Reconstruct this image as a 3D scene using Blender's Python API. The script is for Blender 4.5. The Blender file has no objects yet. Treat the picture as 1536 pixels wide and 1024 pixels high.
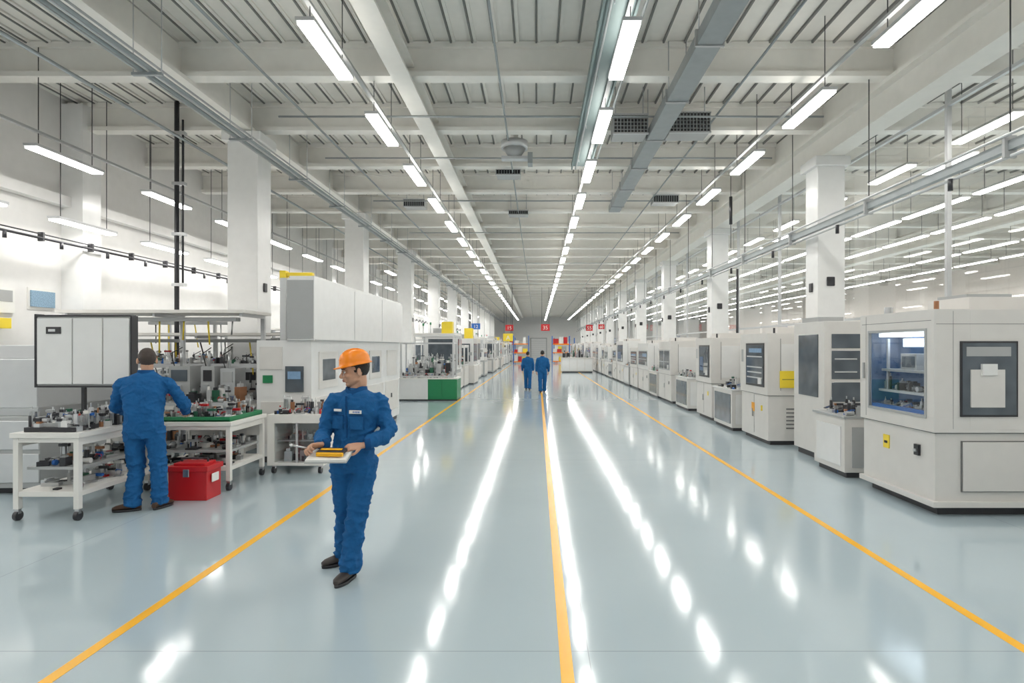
import bpy, bmesh, math, random
from mathutils import Vector, Matrix, noise
random.seed(7)
S=bpy.context.scene
COL=S.collection
PI=math.pi
ZOOM=None
# ------------------------------------------------------------------ materials
def mat(name,col,rough=.5,metal=0.0,var=.04,scale=6.0,bump=0.0,bscale=40,emit=None,estr=0,spec=.5,sample=False):
    m=bpy.data.materials.new(name); m.use_nodes=True
    nt=m.node_tree; N=nt.nodes; L=nt.links
    b=N['Principled BSDF']
    b.inputs['Roughness'].default_value=rough; b.inputs['Metallic'].default_value=metal
    b.inputs['Specular IOR Level'].default_value=spec
    tc=N.new('ShaderNodeTexCoord')
    nz=N.new('ShaderNodeTexNoise'); nz.inputs['Scale'].default_value=scale; nz.inputs['Detail'].default_value=1
    L.new(tc.outputs['Object'],nz.inputs['Vector'])
    mx=N.new('ShaderNodeMix'); mx.data_type='RGBA'
    c=Vector(col[:3])
    mx.inputs[6].default_value=(*[max(0,x*(1-var)) for x in c],1); mx.inputs[7].default_value=(*[min(1,x*(1+var)) for x in c],1)
    L.new(nz.outputs['Fac'],mx.inputs[0]); L.new(mx.outputs[2],b.inputs['Base Color'])
    if bump>0:
        n2=N.new('ShaderNodeTexNoise'); n2.inputs['Scale'].default_value=bscale; n2.inputs['Detail'].default_value=2
        L.new(tc.outputs['Object'],n2.inputs['Vector'])
        bp=N.new('ShaderNodeBump'); bp.inputs['Strength'].default_value=bump; bp.inputs['Distance'].default_value=.02
        L.new(n2.outputs['Fac'],bp.inputs['Height']); L.new(bp.outputs['Normal'],b.inputs['Normal'])
    if emit:
        b.inputs['Emission Color'].default_value=(*emit,1); b.inputs['Emission Strength'].default_value=estr
        if not sample:
            try: m.cycles.emission_sampling='NONE'
            except Exception: pass
    return m
def glassmat(name,tint=(1,1,1),refl=.12,rough=.02,graz=.5):
    m=bpy.data.materials.new(name); m.use_nodes=True
    nt=m.node_tree; N=nt.nodes; L=nt.links; N.remove(N['Principled BSDF'])
    out=[n for n in N if n.type=='OUTPUT_MATERIAL'][0]
    t=N.new('ShaderNodeBsdfTransparent'); t.inputs[0].default_value=(*tint,1)
    g=N.new('ShaderNodeBsdfGlossy'); g.inputs['Roughness'].default_value=rough
    lw=N.new('ShaderNodeLayerWeight'); lw.inputs[0].default_value=.5
    pw=N.new('ShaderNodeMath'); pw.operation='POWER'; pw.inputs[1].default_value=3
    ml=N.new('ShaderNodeMath'); ml.operation='MULTIPLY_ADD'; ml.use_clamp=True; ml.inputs[1].default_value=graz; ml.inputs[2].default_value=refl
    mx=N.new('ShaderNodeMixShader')
    L.new(lw.outputs['Facing'],pw.inputs[0]); L.new(pw.outputs[0],ml.inputs[0]); L.new(ml.outputs[0],mx.inputs[0]); L.new(t.outputs[0],mx.inputs[1]); L.new(g.outputs[0],mx.inputs[2]); L.new(mx.outputs[0],out.inputs[0])
    return m
WHITE=mat('white_paint',(.82,.80,.76),.45)
CEIL=mat('ceiling_paint',(.83,.81,.76),.6)
BEAM=mat('beam_paint',(.87,.85,.80),.5)
RIB=mat('deck_joint',(.22,.22,.21),.7)
WALL=mat('wall_paint',(.82,.81,.79),.6)
BAYW=mat('adjacent_hall_paint',(.80,.73,.68),.6)
COLM=mat('column_paint',(.86,.86,.85),.25)
MACH=mat('machine_enamel',(.72,.70,.67),.35)
MACHW=mat('machine_white',(.81,.81,.80),.25)
MGREY=mat('machine_grey',(.42,.43,.43),.4)
SEAM=mat('panel_seam',(.18,.18,.18),.6)
PLINTH=mat('plinth_dark',(.06,.06,.065),.5)
DARK=mat('black_plastic',(.03,.03,.035),.35)
DGLASS=mat('dark_glass',(.10,.12,.14),.08,var=.5,scale=4)
STEEL=mat('steel',(.55,.56,.57),.3,.9)
GALV=mat('galvanised',(.36,.39,.40),.45,.5,var=.1)
GREENCH=mat('channel_green_grey',(.20,.26,.26),.5,.3)
ALU=mat('aluminium',(.62,.63,.64),.4,.5)
YEL=mat('line_yellow',(.95,.48,.015),.25)
YEL2=mat('yellow_plastic',(.95,.72,.05),.4)
ORLAB=mat('orange_label',(.95,.42,.02),.4)
RED=mat('red_plastic',(.55,.015,.02),.3)
GREEN=mat('green_plastic',(.02,.23,.09),.35)
BLUEP=mat('blue_plastic',(.03,.15,.5),.4)
ORANGE=mat('orange_plastic',(1.0,.27,.01),.25)
COPPER=mat('copper',(.45,.22,.12),.35,.7)
PCB=mat('circuit_board',(.03,.14,.08),.4,var=.4,scale=60)
PAPER=mat('paper',(.85,.85,.82),.7)
SIGNB=mat('notice_blue',(.25,.38,.5),.5,var=.5,scale=50)
LAMP=mat('lamp_diffuser',(1,1,1),.5,emit=(1,.98,.94),estr=30,sample=True)
LAMPS=mat('lamp_edge',(1,1,1),.5,emit=(1,.98,.94),estr=6)
FILLUP=mat('ceiling_fill_glow',(1,1,1),.5,emit=(1,.97,.91),estr=9,sample=True)  # glow added on top of the fixtures as fill to brighten the ceiling
LED=mat('led_cool',(1,1,1),.5,emit=(.8,.9,1),estr=2.2)
BLUEG=mat('blue_interior_glow',(.06,.10,.17),.3,var=.6,scale=8,emit=(.06,.13,.26),estr=.22)  # panels emit faint blue themselves so the machine interior looks lit
SCREEN=mat('screen_lit',(.08,.12,.18),.2,emit=(.25,.42,.6),estr=.35,var=.5,scale=20)
GLASS=glassmat('partition_glass',(.97,.96,.94),.16,graz=.6)
GLASS2=glassmat('clear_panel',(.9,.93,.95),.10,graz=.35)
CLOTH=mat('blue_workwear',(.012,.110,.30),.8,var=.22,scale=14,bump=.35,bscale=30,spec=.25)
CLOTHD=mat('blue_workwear_seam',(.008,.07,.21),.85,var=.1,spec=.2)
SKIN=mat('skin',(.58,.33,.22),.5,var=.06,scale=20)
LIPS=mat('lips',(.45,.17,.13),.45)
HAIRB=mat('hair_black',(.012,.010,.009),.5,bump=.6,bscale=120)
HAIRG=mat('hair_brown_grey',(.06,.042,.035),.6,bump=.6,bscale=120)
SHOE=mat('shoe_leather',(.045,.036,.032),.45)
SHOEB=mat('shoe_brown',(.07,.035,.02),.45)
EYEW=mat('eye_white',(.8,.8,.78),.2)
def floor_mat():
    m=bpy.data.materials.new('epoxy_floor'); m.use_nodes=True
    nt=m.node_tree; N=nt.nodes; L=nt.links; b=N['Principled BSDF']
    tc=N.new('ShaderNodeTexCoord'); sp=N.new('ShaderNodeSeparateXYZ'); L.new(tc.outputs['Object'],sp.inputs[0])
    nz=N.new('ShaderNodeTexNoise'); nz.inputs['Scale'].default_value=.6; nz.inputs['Detail'].default_value=3; L.new(tc.outputs['Object'],nz.inputs['Vector'])
    mx=N.new('ShaderNodeMix'); mx.data_type='RGBA'; mx.inputs[6].default_value=(.42,.51,.55,1); mx.inputs[7].default_value=(.47,.56,.60,1)
    L.new(nz.outputs['Fac'],mx.inputs[0])
    def line(sock,per,off,w):
        a=N.new('ShaderNodeMath'); a.operation='ADD'; a.inputs[1].default_value=off; L.new(sock,a.inputs[0])
        f=N.new('ShaderNodeMath'); f.operation='PINGPONG'; f.inputs[1].default_value=per/2; L.new(a.outputs[0],f.inputs[0])
        c=N.new('ShaderNodeMath'); c.operation='LESS_THAN'; c.inputs[1].default_value=w; L.new(f.outputs[0],c.inputs[0]); return c.outputs[0]
    l1=line(sp.outputs[0],4.5,-.3,.003); l2=line(sp.outputs[1],6.0,-3.55,.004)
    mxx=N.new('ShaderNodeMath'); mxx.operation='MAXIMUM'; L.new(l1,mxx.inputs[0]); L.new(l2,mxx.inputs[1])
    sc=N.new('ShaderNodeMath'); sc.operation='MULTIPLY'; sc.inputs[1].default_value=.5; L.new(mxx.outputs[0],sc.inputs[0])
    m2=N.new('ShaderNodeMix'); m2.data_type='RGBA'; m2.inputs[7].default_value=(.2,.22,.23,1); L.new(sc.outputs[0],m2.inputs[0]); L.new(mx.outputs[2],m2.inputs[6])
    L.new(m2.outputs[2],b.inputs['Base Color'])
    mr=N.new('ShaderNodeMapRange'); mr.inputs[3].default_value=.07; mr.inputs[4].default_value=.13; L.new(nz.outputs['Fac'],mr.inputs[0]); L.new(mr.outputs[0],b.inputs['Roughness'])
    b.inputs['Specular IOR Level'].default_value=.8
    n2=N.new('ShaderNodeTexNoise'); n2.inputs['Scale'].default_value=2.5; n2.inputs['Detail'].default_value=1; L.new(tc.outputs['Object'],n2.inputs['Vector'])
    bp=N.new('ShaderNodeBump'); bp.inputs['Strength'].default_value=.06; bp.inputs['Distance'].default_value=.02
    L.new(n2.outputs['Fac'],bp.inputs['Height']); L.new(bp.outputs['Normal'],b.inputs['Normal'])
    return m
FLOOR=floor_mat()
# ------------------------------------------------------------------ builder
class B:
    def __init__(s): s.bm=bmesh.new(); s.mats=[]
    def mi(s,m):
        if m not in s.mats: s.mats.append(m)
        return s.mats.index(m)
    def box(s,x0,x1,y0,y1,z0,z1,m,rz=0,rx=0,ry=0):
        c=Vector(((x0+x1)/2,(y0+y1)/2,(z0+z1)/2)); h=Vector((abs(x1-x0)/2,abs(y1-y0)/2,abs(z1-z0)/2))
        R=Matrix.Rotation(rz,3,'Z')@Matrix.Rotation(ry,3,'Y')@Matrix.Rotation(rx,3,'X')
        v=[s.bm.verts.new(c+R@Vector((h.x*a,h.y*b_,h.z*d))) for a,b_,d in [(-1,-1,-1),(1,-1,-1),(1,1,-1),(-1,1,-1),(-1,-1,1),(1,-1,1),(1,1,1),(-1,1,1)]]
        k=s.mi(m)
        for f in [(3,2,1,0),(4,5,6,7),(0,1,5,4),(1,2,6,5),(2,3,7,6),(3,0,4,7)]:
            fa=s.bm.faces.new([v[i] for i in f]); fa.material_index=k
        return s
    def quad(s,pts,m):
        f=s.bm.faces.new([s.bm.verts.new(p) for p in pts]); f.material_index=s.mi(m); return s
    def cyl(s,p0,p1,r,m,r1=None,n=10,cap=True):
        p0=Vector(p0);p1=Vector(p1); r1=r if r1 is None else r1
        t=(p1-p0).normalized(); a=t.orthogonal().normalized(); b_=t.cross(a); k=s.mi(m)
        A=[s.bm.verts.new(p0+(a*math.cos(2*PI*i/n)+b_*math.sin(2*PI*i/n))*r) for i in range(n)]
        C=[s.bm.verts.new(p1+(a*math.cos(2*PI*i/n)+b_*math.sin(2*PI*i/n))*r1) for i in range(n)]
        for i in range(n):
            f=s.bm.faces.new([A[i],A[(i+1)%n],C[(i+1)%n],C[i]]); f.material_index=k; f.smooth=True
        if cap:
            f=s.bm.faces.new(A[::-1]); f.material_index=k; f=s.bm.faces.new(C); f.material_index=k
        return s
    def path(s,pts,r,m,n=6):
        for a,b_ in zip(pts[:-1],pts[1:]): s.cyl(a,b_,r,m,n=n)
        return s
    def ell(s,c,r,m,u=20,v=12,R=None):
        M=Matrix.Translation(Vector(c))@((R.to_4x4()) if R is not None else Matrix())@Matrix.Diagonal((r[0],r[1],r[2],1))
        res=bmesh.ops.create_uvsphere(s.bm,u_segments=u,v_segments=v,radius=1,matrix=M); k=s.mi(m)
        fs=set(f for vv in res['verts'] for f in vv.link_faces)
        for f in fs: f.material_index=k; f.smooth=True
        return res['verts']
    def loft(s,rings,m,smooth=True,cap=True):
        k=s.mi(m); V=[[s.bm.verts.new(p) for p in r] for r in rings]
        for a,b_ in zip(V[:-1],V[1:]):
            n=len(a)
            for i in range(n):
                f=s.bm.faces.new([a[i],a[(i+1)%n],b_[(i+1)%n],b_[i]]); f.material_index=k; f.smooth=smooth
        if cap:
            s.bm.faces.new(V[0][::-1]).material_index=k; s.bm.faces.new(V[-1]).material_index=k
    def tube(s,pts,rad,m,n=14,sub=4,ref=None):
        P=[Vector(p) for p in pts]; Rr=list(rad)
        if sub>1 and len(P)>2:
            Q=[];RQ=[]
            for i in range(len(P)-1):
                p0=P[max(i-1,0)];p1=P[i];p2=P[i+1];p3=P[min(i+2,len(P)-1)]
                for j in range(sub):
                    t=j/sub
                    Q.append(.5*((2*p1)+(-p0+p2)*t+(2*p0-5*p1+4*p2-p3)*t*t+(-p0+3*p1-3*p2+p3)*t**3)); RQ.append(Rr[i]*(1-t)+Rr[i+1]*t)
            Q.append(P[-1]);RQ.append(Rr[-1]); P,Rr=Q,RQ
        rings=[]; a=None
        for i,p in enumerate(P):
            t=(P[min(i+1,len(P)-1)]-P[max(i-1,0)]).normalized()
            if a is None: a=t.orthogonal().normalized()
            a=(a-t*a.dot(t)).normalized(); b_=t.cross(a)
            rings.append([p+(a*math.cos(2*PI*j/n)+b_*math.sin(2*PI*j/n))*Rr[i] for j in range(n)])
        s.loft(rings,m)
    def done(s,name,parent=None,bevel=0,recenter=True,loc=None,voxel=0,smooth=0,disp=None,seg=2,recalc=True):
        if recalc: bmesh.ops.recalc_face_normals(s.bm,faces=s.bm.faces)
        o_=Vector((0,0,0))
        if recenter and parent is None and len(s.bm.verts):
            xs=[v.co.x for v in s.bm.verts];ys=[v.co.y for v in s.bm.verts];zs=[v.co.z for v in s.bm.verts]
            o_=Vector(((min(xs)+max(xs))/2,(min(ys)+max(ys))/2,min(zs)))
            for v in s.bm.verts: v.co-=o_
        me=bpy.data.meshes.new(name); s.bm.to_mesh(me); s.bm.free()
        for m in s.mats: me.materials.append(m)
        o=bpy.data.objects.new(name,me); COL.objects.link(o); o.location=o_
        if parent: o.parent=parent
        if loc: o.location=loc
        if voxel:
            r=o.modifiers.new('r','REMESH'); r.mode='VOXEL'; r.voxel_size=voxel; r.use_smooth_shade=True
            if smooth:
                q=o.modifiers.new('s','SMOOTH'); q.factor=.5; q.iterations=smooth
            bpy.context.view_layer.update()
            dg=bpy.context.evaluated_depsgraph_get()
            m2=bpy.data.meshes.new_from_object(o.evaluated_get(dg)); o.modifiers.clear(); o.data=m2
            if disp: disp(m2)
            for p in m2.polygons: p.use_smooth=True
            if not m2.materials: m2.materials.append(s.mats[0])
        if bevel:
            bv=o.modifiers.new('b','BEVEL'); bv.width=bevel; bv.segments=seg; bv.limit_method='ANGLE'; bv.angle_limit=1.0
        return o
def empty(name,loc):
    e=bpy.data.objects.new(name,None); COL.objects.link(e); e.location=loc; e.empty_display_size=.2; return e
# ------------------------------------------------------------------ room shell
XL,XR,YB,YE,ZC=-9.4,24.0,-4.0,88.0,6.7
B().box(XL-.2,XR+.2,YB-.2,YE+.2,-.2,0,FLOOR).done('floor',recenter=False)
b=B(); b.box(XL-.2,XR+.2,YB-.2,YE+.2,ZC,ZC+.2,CEIL)
x=XL+.2
while x<XR:
    b.box(x-.014,x+.014,YB,YE,ZC-.045,ZC,RIB); b.box(x+.02,x+.07,YB,YE,ZC-.03,ZC,CEIL); x+=.34
b.done('ceiling',recenter=False)
B().box(XL-.2,XL,YB,YE,0,ZC,WALL).done('wall_left',recenter=False)
B().box(XR,XR+.2,YB,YE,0,ZC,BAYW).done('wall_right',recenter=False)
B().box(XL,XR,YE,YE+.2,0,ZC,WALL).done('wall_end',recenter=False)
B().box(XL,XR,YB-.2,YB,0,ZC,WALL).done('wall_back',recenter=False)
def line_strip(x,w,y0,y1):
    B().box(x-w/2,x+w/2,y0,y1,0,.002,YEL).done('floor_marking_line',recenter=True)
line_strip(-2.64,.075,YB,60); line_strip(2.90,.075,YB,60); line_strip(.165,.072,YB,60)
b=B(); k=0; y=9.7-2.4*5
while y<YE:
    b.box(XL,XR,y-.10,y+.10,6.60,6.69,BEAM); b.box(XL,XR,y-.03,y+.03,6.2,6.62,BEAM); b.box(XL,XR,y-.13,y+.13,6.12,6.2,BEAM)
    y+=2.4
b.done('ceiling_cross_beams')
b=B()
for gx in (-5.8,5.8,14.5):
    b.box(gx-.2,gx+.2,YB,YE,6.05,6.12,BEAM); b.box(gx-.06,gx+.06,YB,YE,6.12,6.65,BEAM)
    if gx>0: b.box(gx-.2,gx+.2,YB,YE,5.55,5.62,BEAM);b.box(gx-.05,gx+.05,YB,YE,5.62,6.05,BEAM)
b.done('ceiling_girders')
b=B(); b.box(-2.28,-1.98,YB,YE,6.0,6.04,BEAM); b.box(-2.15,-2.10,YB,YE,6.04,6.3,BEAM); b.box(-2.28,-1.98,YB,YE,6.3,6.34,BEAM)
for yy in range(0,88,5): b.box(-2.16,-2.09,yy-.3,yy+.3,6.3,6.65,BEAM)
b.done('ceiling_long_beam')
def column(x,y,r=.3):
    b=B(); t=5.56 if x>0 else 6.04
    b.box(x-r,x+r,y-r,y+r,0,t,COLM); b.box(x-r-.04,x+r+.04,y-r-.04,y+r+.04,0,.25,PLINTH)
    b.box(x-r-.08,x+r+.08,y-r-.08,y+r+.08,t-.2,t-.01,COLM)
    b.box(x-r-.03 if x>0 else x+r,x-r if x>0 else x+r+.03,y-.07,y+.07,2.9,3.08,DARK)
    if x>0: b.box(x-.1,x+.06,y-r-.03,y-r,3.0,3.18,DARK)
    b.done('structural_column',bevel=.02)
for i in range(10):
    column(-5.8,12.1+7.2*i); column(5.8,12.1+7.2*i,.27)
column(5.8,4.9,.27)
b=B()
for i in range(-1,10):
    y=12.1+7.2*i
    b.box(-9.4,-8.98,y-.25,y+.25,0,6.6,COLM)
b.done('wall_pilasters')
b=B(); b.box(-9.38,-9.2,YB,YE,4.55,4.75,WALL); b.box(-9.38,-9.33,YB,YE,1.2,1.25,MGREY); b.done('trim_1')
b=B(); b.cyl((-8.9,YB,3.75),(-8.9,YE,3.75),.022,DARK); b.cyl((-8.93,YB,3.83),(-8.93,YE,3.83),.012,DARK)
y=0
while y<80:
    b.box(-8.98,-8.88,y-.02,y+.02,3.7,3.86,DARK); b.cyl((-8.88,y+.4,3.74),(-8.88,y+.4,3.62),.03,DARK)
    y+=1.2
b.done('wall_cable_rail')
# ------------------------------------------------------------------ lights
def lights(name,x,z,ys,Lm=1.45,w=.19,track=True,up=True,hang=True):
    b=B()
    for y in ys:
        xa,xb,ya_,yb_=x-w/2,x+w/2,y-Lm/2,y+Lm/2
        b.box(xa-.015,xb+.015,ya_-.02,yb_+.02,z+.03,z+.075,ALU)
        b.quad([(xa,ya_,z),(xa,yb_,z),(xb,yb_,z),(xb,ya_,z)],LAMP)
        b.quad([(xa,ya_,z),(xb,ya_,z),(xb,ya_,z+.03),(xa,ya_,z+.03)],LAMPS)
        b.quad([(xa,ya_,z),(xa,ya_,z+.03),(xa,yb_,z+.03),(xa,yb_,z)],LAMPS)
        b.quad([(xb,ya_,z),(xb,yb_,z),(xb,yb_,z+.03),(xb,ya_,z+.03)],LAMPS)
        if up and y<45: b.quad([(xa+.03,ya_+.05,z+.078),(xb-.03,ya_+.05,z+.078),(xb-.03,yb_-.05,z+.078),(xa+.03,yb_-.05,z+.078)],FILLUP)
        if hang:
            for s_ in (-.5,.5): b.cyl((x,y+s_*Lm*.8,z+.07),(x,y+s_*Lm*.8,6.69),.007,DARK,n=4,cap=False)
    if track: b.box(x-.03,x+.03,ys[0]-1.5,ys[-1]+1.5,z+.28,z+.32,MGREY)
    b.done(name,recalc=False)
R=lambda a,s,n:[a+s*i for i in range(n)]
ST=2.75
lights('ceiling_light_row',-2.66,5.5,R(7.6-ST*4,ST,32))
lights('ceiling_light_row',1.09,5.5,R(7.6-2.6*4,2.6,34))
lights('ceiling_light_row',4.25,5.5,R(9.45-ST*4,ST,31))
lights('hanging_light_row',-8.0,4.94,R(10.2-2.8*4,2.8,28),up=False)
lights('hanging_light_row',-8.6,4.05,R(11.4-2.5*4,2.5,28),track=False,up=False)
lights('hanging_light_row',-6.6,5.1,R(27,2.8,18),up=False)
for xx,zz in ((7.66,5.5),(10.4,5.4),(13,5.5),(16,5.3),(19.5,5.5)):
    lights('adjacent_hall_light_row',xx,zz,R(2.0,ST,30),Lm=1.45 if xx<8 else 2.4,up=(xx in (10.4,16)),hang=True,track=False)
# ------------------------------------------------------------------ ceiling services
b=B(); b.box(2.08,2.40,YB+.1,17.5,5.72,5.90,GALV)
for i in range(12):
    y=-3+1.8*i
    if y<17.4: b.box(2.05,2.43,y-.02,y+.02,5.70,5.92,STEEL); b.cyl((2.1,y,5.9),(2.1,y,6.69),.008,STEEL,n=5); b.cyl((2.38,y,5.9),(2.38,y,6.69),.008,STEEL,n=5)
b.done('galvanised_duct')
b=B()
for x0 in (.76,1.16):
    b.box(x0,x0+.03,YB+.1,13.5,5.78,5.90,GREENCH)
b.box(.79,1.16,YB+.1,13.5,5.86,5.88,GREENCH); b.cyl((.86,YB+.1,5.80),(.86,13.5,5.80),.02,GALV); b.cyl((1.3,YB+.1,5.9),(1.3,13.5,5.9),.02,GALV)
for i in range(9): b.cyl((.9,-3+2*i,5.8),(.9,-3+2*i,6.69),.008,STEEL,n=5)
b.done('cable_channel')
b=B()
for j,(dx,dz,r) in enumerate(((0,0,.024),(.07,.01,.018),(.14,0,.022),(.21,.02,.014),(-.08,.01,.014))):
    b.cyl((-5.0+dx,YB+.1,5.3+dz),(-5.0+dx,YE-.1,5.3+dz),r,(GALV,ALU,GALV,MGREY,STEEL)[j],n=8)
for i in range(36):
    y=-2+2.4*i; b.box(-5.13,-4.75,y-.025,y+.025,5.235,5.27,GALV); b.cyl((-5.12,y,5.24),(-5.12,y,6.69),.007,STEEL,n=5); b.cyl((-4.76,y,5.24),(-4.76,y,6.69),.007,STEEL,n=5)
b.done('cable_tray')
b=B()
for xx,zz,r in ((-4.2,6.0,.02),(-.6,6.05,.018),(3.3,6.06,.02),(-7.0,5.9,.03),(7.0,5.9,.03)):
    b.cyl((xx,YB+.1,zz),(xx,YE-.1,zz),r,GALV,n=6)
b.done('ceiling_conduits')
b=B()
for yy in (10.9,13.3,17.2,22,30,40): b.cyl((-4.7,yy,5.98),(5.2,yy,5.98),.018,GALV,n=6)
b.done('cross_conduits')
def grille(x0,x1,y,z0,z1,dep=.5):
    b=B(); b.box(x0,x1,y+.03,y+dep,z0,z1,MGREY); 
    b.box(x0-.02,x1+.02,y,y+.04,z0-.02,z0+.01,ALU); b.box(x0-.02,x1+.02,y,y+.04,z1-.01,z1+.02,ALU)
    n=int((x1-x0)/.06)
    for i in range(n+1):
        xx=x0+(x1-x0)*i/n; b.box(xx-.008,xx+.008,y,y+.03,z0,z1,GALV)
    for i in range(5):
        zz=z0+(z1-z0)*(i+.5)/5; b.box(x0,x1,y+.01,y+.04,zz-.022,zz+.022,DARK)
    for xx in (x0+.05,x1-.05): b.cyl((xx,y+.2,z1),(xx,y+.2,6.69),.01,STEEL,n=5)
    b.done('ceiling_vent_grille')
grille(1.42,2.04,11.1,5.76,6.10); grille(2.46,3.2,11.1,5.78,6.14)
grille(-1.0,-.42,14.6,6.0,6.12); grille(-.9,-.3,19,6.0,6.12); grille(-3.9,-3.3,17.5,5.9,6.1); grille(3.3,4.0,17.,5.9,6.1)
b=B(); b.cyl((-.48,12.6,5.95),(-.48,12.6,6.1),.28,ALU,n=20); b.cyl((-.48,12.6,6.1),(-.48,12.6,6.69),.08,WHITE); b.cyl((-.48,12.6,5.78),(-.48,12.6,5.95),.12,MGREY,r1=.24,n=20)
b.box(-.75,-.2,12.5,12.7,5.72,5.78,ALU); b.box(-.2,-.1,12.45,12.75,5.62,5.84,GALV)
b.done('ceiling_extractor')
b=B(); b.cyl((-7.15,11.9,0),(-7.15,11.9,6.69),.045,DARK); b.cyl((-7.03,11.9,3.0),(-7.03,11.9,6.3),.02,DARK)
for z in (3,4,5,6): b.box(-7.22,-6.98,11.84,11.96,z,z+.06,STEEL)
b.done('drop_pipe')
b=B(); b.box(5.32,5.40,YB+.1,80,4.02,4.13,GALV); b.cyl((5.36,YB+.1,3.96),(5.36,80,3.96),.022,ALU); b.cyl((5.28,YB+.1,4.18),(5.28,80,4.18),.018,ALU)
for i in range(28):
    y=1+2.9*i; b.cyl((5.36,y,4.1),(5.36,y,6.69),.009,DARK,n=5); b.box(5.28,5.42,y-.02,y+.02,3.94,4.19,MGREY); b.cyl((5.3,y+.9,3.8),(5.3,y+.9,3.95),.03,DARK)
b.done('service_rail')
b=B(); b.cyl((4.9,15.2,4.3),(4.9,15.2,6.69),.008,DARK,n=5); b.cyl((4.9,15.2,4.9),(4.9,15.2,5.6),.04,DARK)
b.done('hanging_cable_reel')
b=B(); b.cyl((5.4,16.2,0),(5.4,16.2,3.9),.035,DARK); b.box(5.33,5.47,16.13,16.27,0,.05,DARK); b.done('service_post')
GX=6.3
b=B(); b.box(GX-.04,GX+.04,YB,YE,0,1.0,WALL); b.done('wall_partition')
b=B(); b.quad([(GX,YB,1.03),(GX,YE,1.03),(GX,YE,5.47),(GX,YB,5.47)],GLASS); b.done('window_1')
b=B()
y=YB+.4
while y<YE: b.box(GX-.035,GX+.035,y-.03,y+.03,1.0,6.1,ALU); y+=3.2
for z in (1.0,2.35,5.5): b.box(GX-.03,GX+.03,YB,YE,z-.025,z+.025,ALU)
b.done('window_mullions')
# ------------------------------------------------------------------ clutter
CM=[DARK,DARK,STEEL,ALU,MGREY,MACHW,DARK,PLINTH,STEEL,ALU,MGREY,DARK,STEEL,WHITE,COPPER,PCB,DARK,ALU,MGREY,STEEL,RED,BLUEP,DARK,MGREY]
def clutter(b,x0,x1,y0,y1,z,n,hmax=.3,seed=0,s=1.0):
    r=random.Random(seed)
    for i in range(n):
        x=r.uniform(x0,x1); y=r.uniform(y0,y1); m=r.choice(CM); k=r.random(); h=r.uniform(.03,hmax)
        sx=r.uniform(.015,.06)*s; sy=r.uniform(.015,.06)*s
        if m in (RED,BLUEP,YEL2): sx*=.5; sy*=.5; h*=.6
        x=min(max(x,x0+sx),x1-sx); y=min(max(y,y0+sy),y1-sy)
        if k<.35: 
            rz=r.uniform(-.4,.4); b.box(x-sx,x+sx,y-sy,y+sy,z,z+h*.5,m,rz=rz); b.box(x-sx*.6,x+sx*.5,y-sy*.7,y+sy*.4,z+h*.5,z+h*.62,r.choice(CM),rz=rz)
        elif k<.6: b.cyl((x,y,z),(x,y,z+h*.8),sx*.45,m,n=10); b.cyl((x,y,z+h*.8),(x,y,z+h),sx*.2,STEEL,n=8)
        elif k<.78:
            b.box(x-sx,x+sx,y-sy,y+sy,z,z+.02,m); b.cyl((x-sx*.7,y,z),(x-sx*.7,y,z+h),.007,STEEL,n=6); b.cyl((x+sx*.7,y,z),(x+sx*.7,y,z+h),.007,STEEL,n=6); b.box(x-sx,x+sx,y-.02,y+.02,z+h*.8,z+h*.8+.03,r.choice(CM))
            b.box(x-.015,x+.015,y-.015,y+.015,z+h*.35,z+h*.8,STEEL)
        elif k<.88:
            pts=[(x+.06*math.sin(t*1.3),y+.05*math.cos(t*1.7),z+.01+.08*abs(math.sin(t*.9))) for t in range(6)]; b.path(pts,.004,r.choice([DARK,DARK,RED,BLUEP,MGREY]),n=5)
        else: b.cyl((x-sx,y,z+.03),(x+sx,y,z+.03),.03,m,n=10)
def frame(b,x0,x1,y0,y1,z0,z1,t,m):
    for x in (x0,x1-t):
        for y in (y0,y1-t): b.box(x,x+t,y,y+t,z0,z1,m)
    e=.004
    for z in (z0+.02 if z0>0 else z0+.18,z1-t-.004):
        b.box(x0+t,x1-t,y0+e,y0+t-e,z,z+t,m); b.box(x0+t,x1-t,y1-t+e,y1-e,z,z+t,m); b.box(x0+e,x0+t-e,y0+t,y1-t,z,z+t,m); b.box(x1-t+e,x1-e,y0+t,y1-t,z,z+t,m)
def castor(b,x,y):
    b.cyl((x-.02,y,.05),(x+.02,y,.05),.05,DARK,n=16); b.box(x-.022,x+.022,y-.02,y+.02,.07,.13,STEEL)
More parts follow.
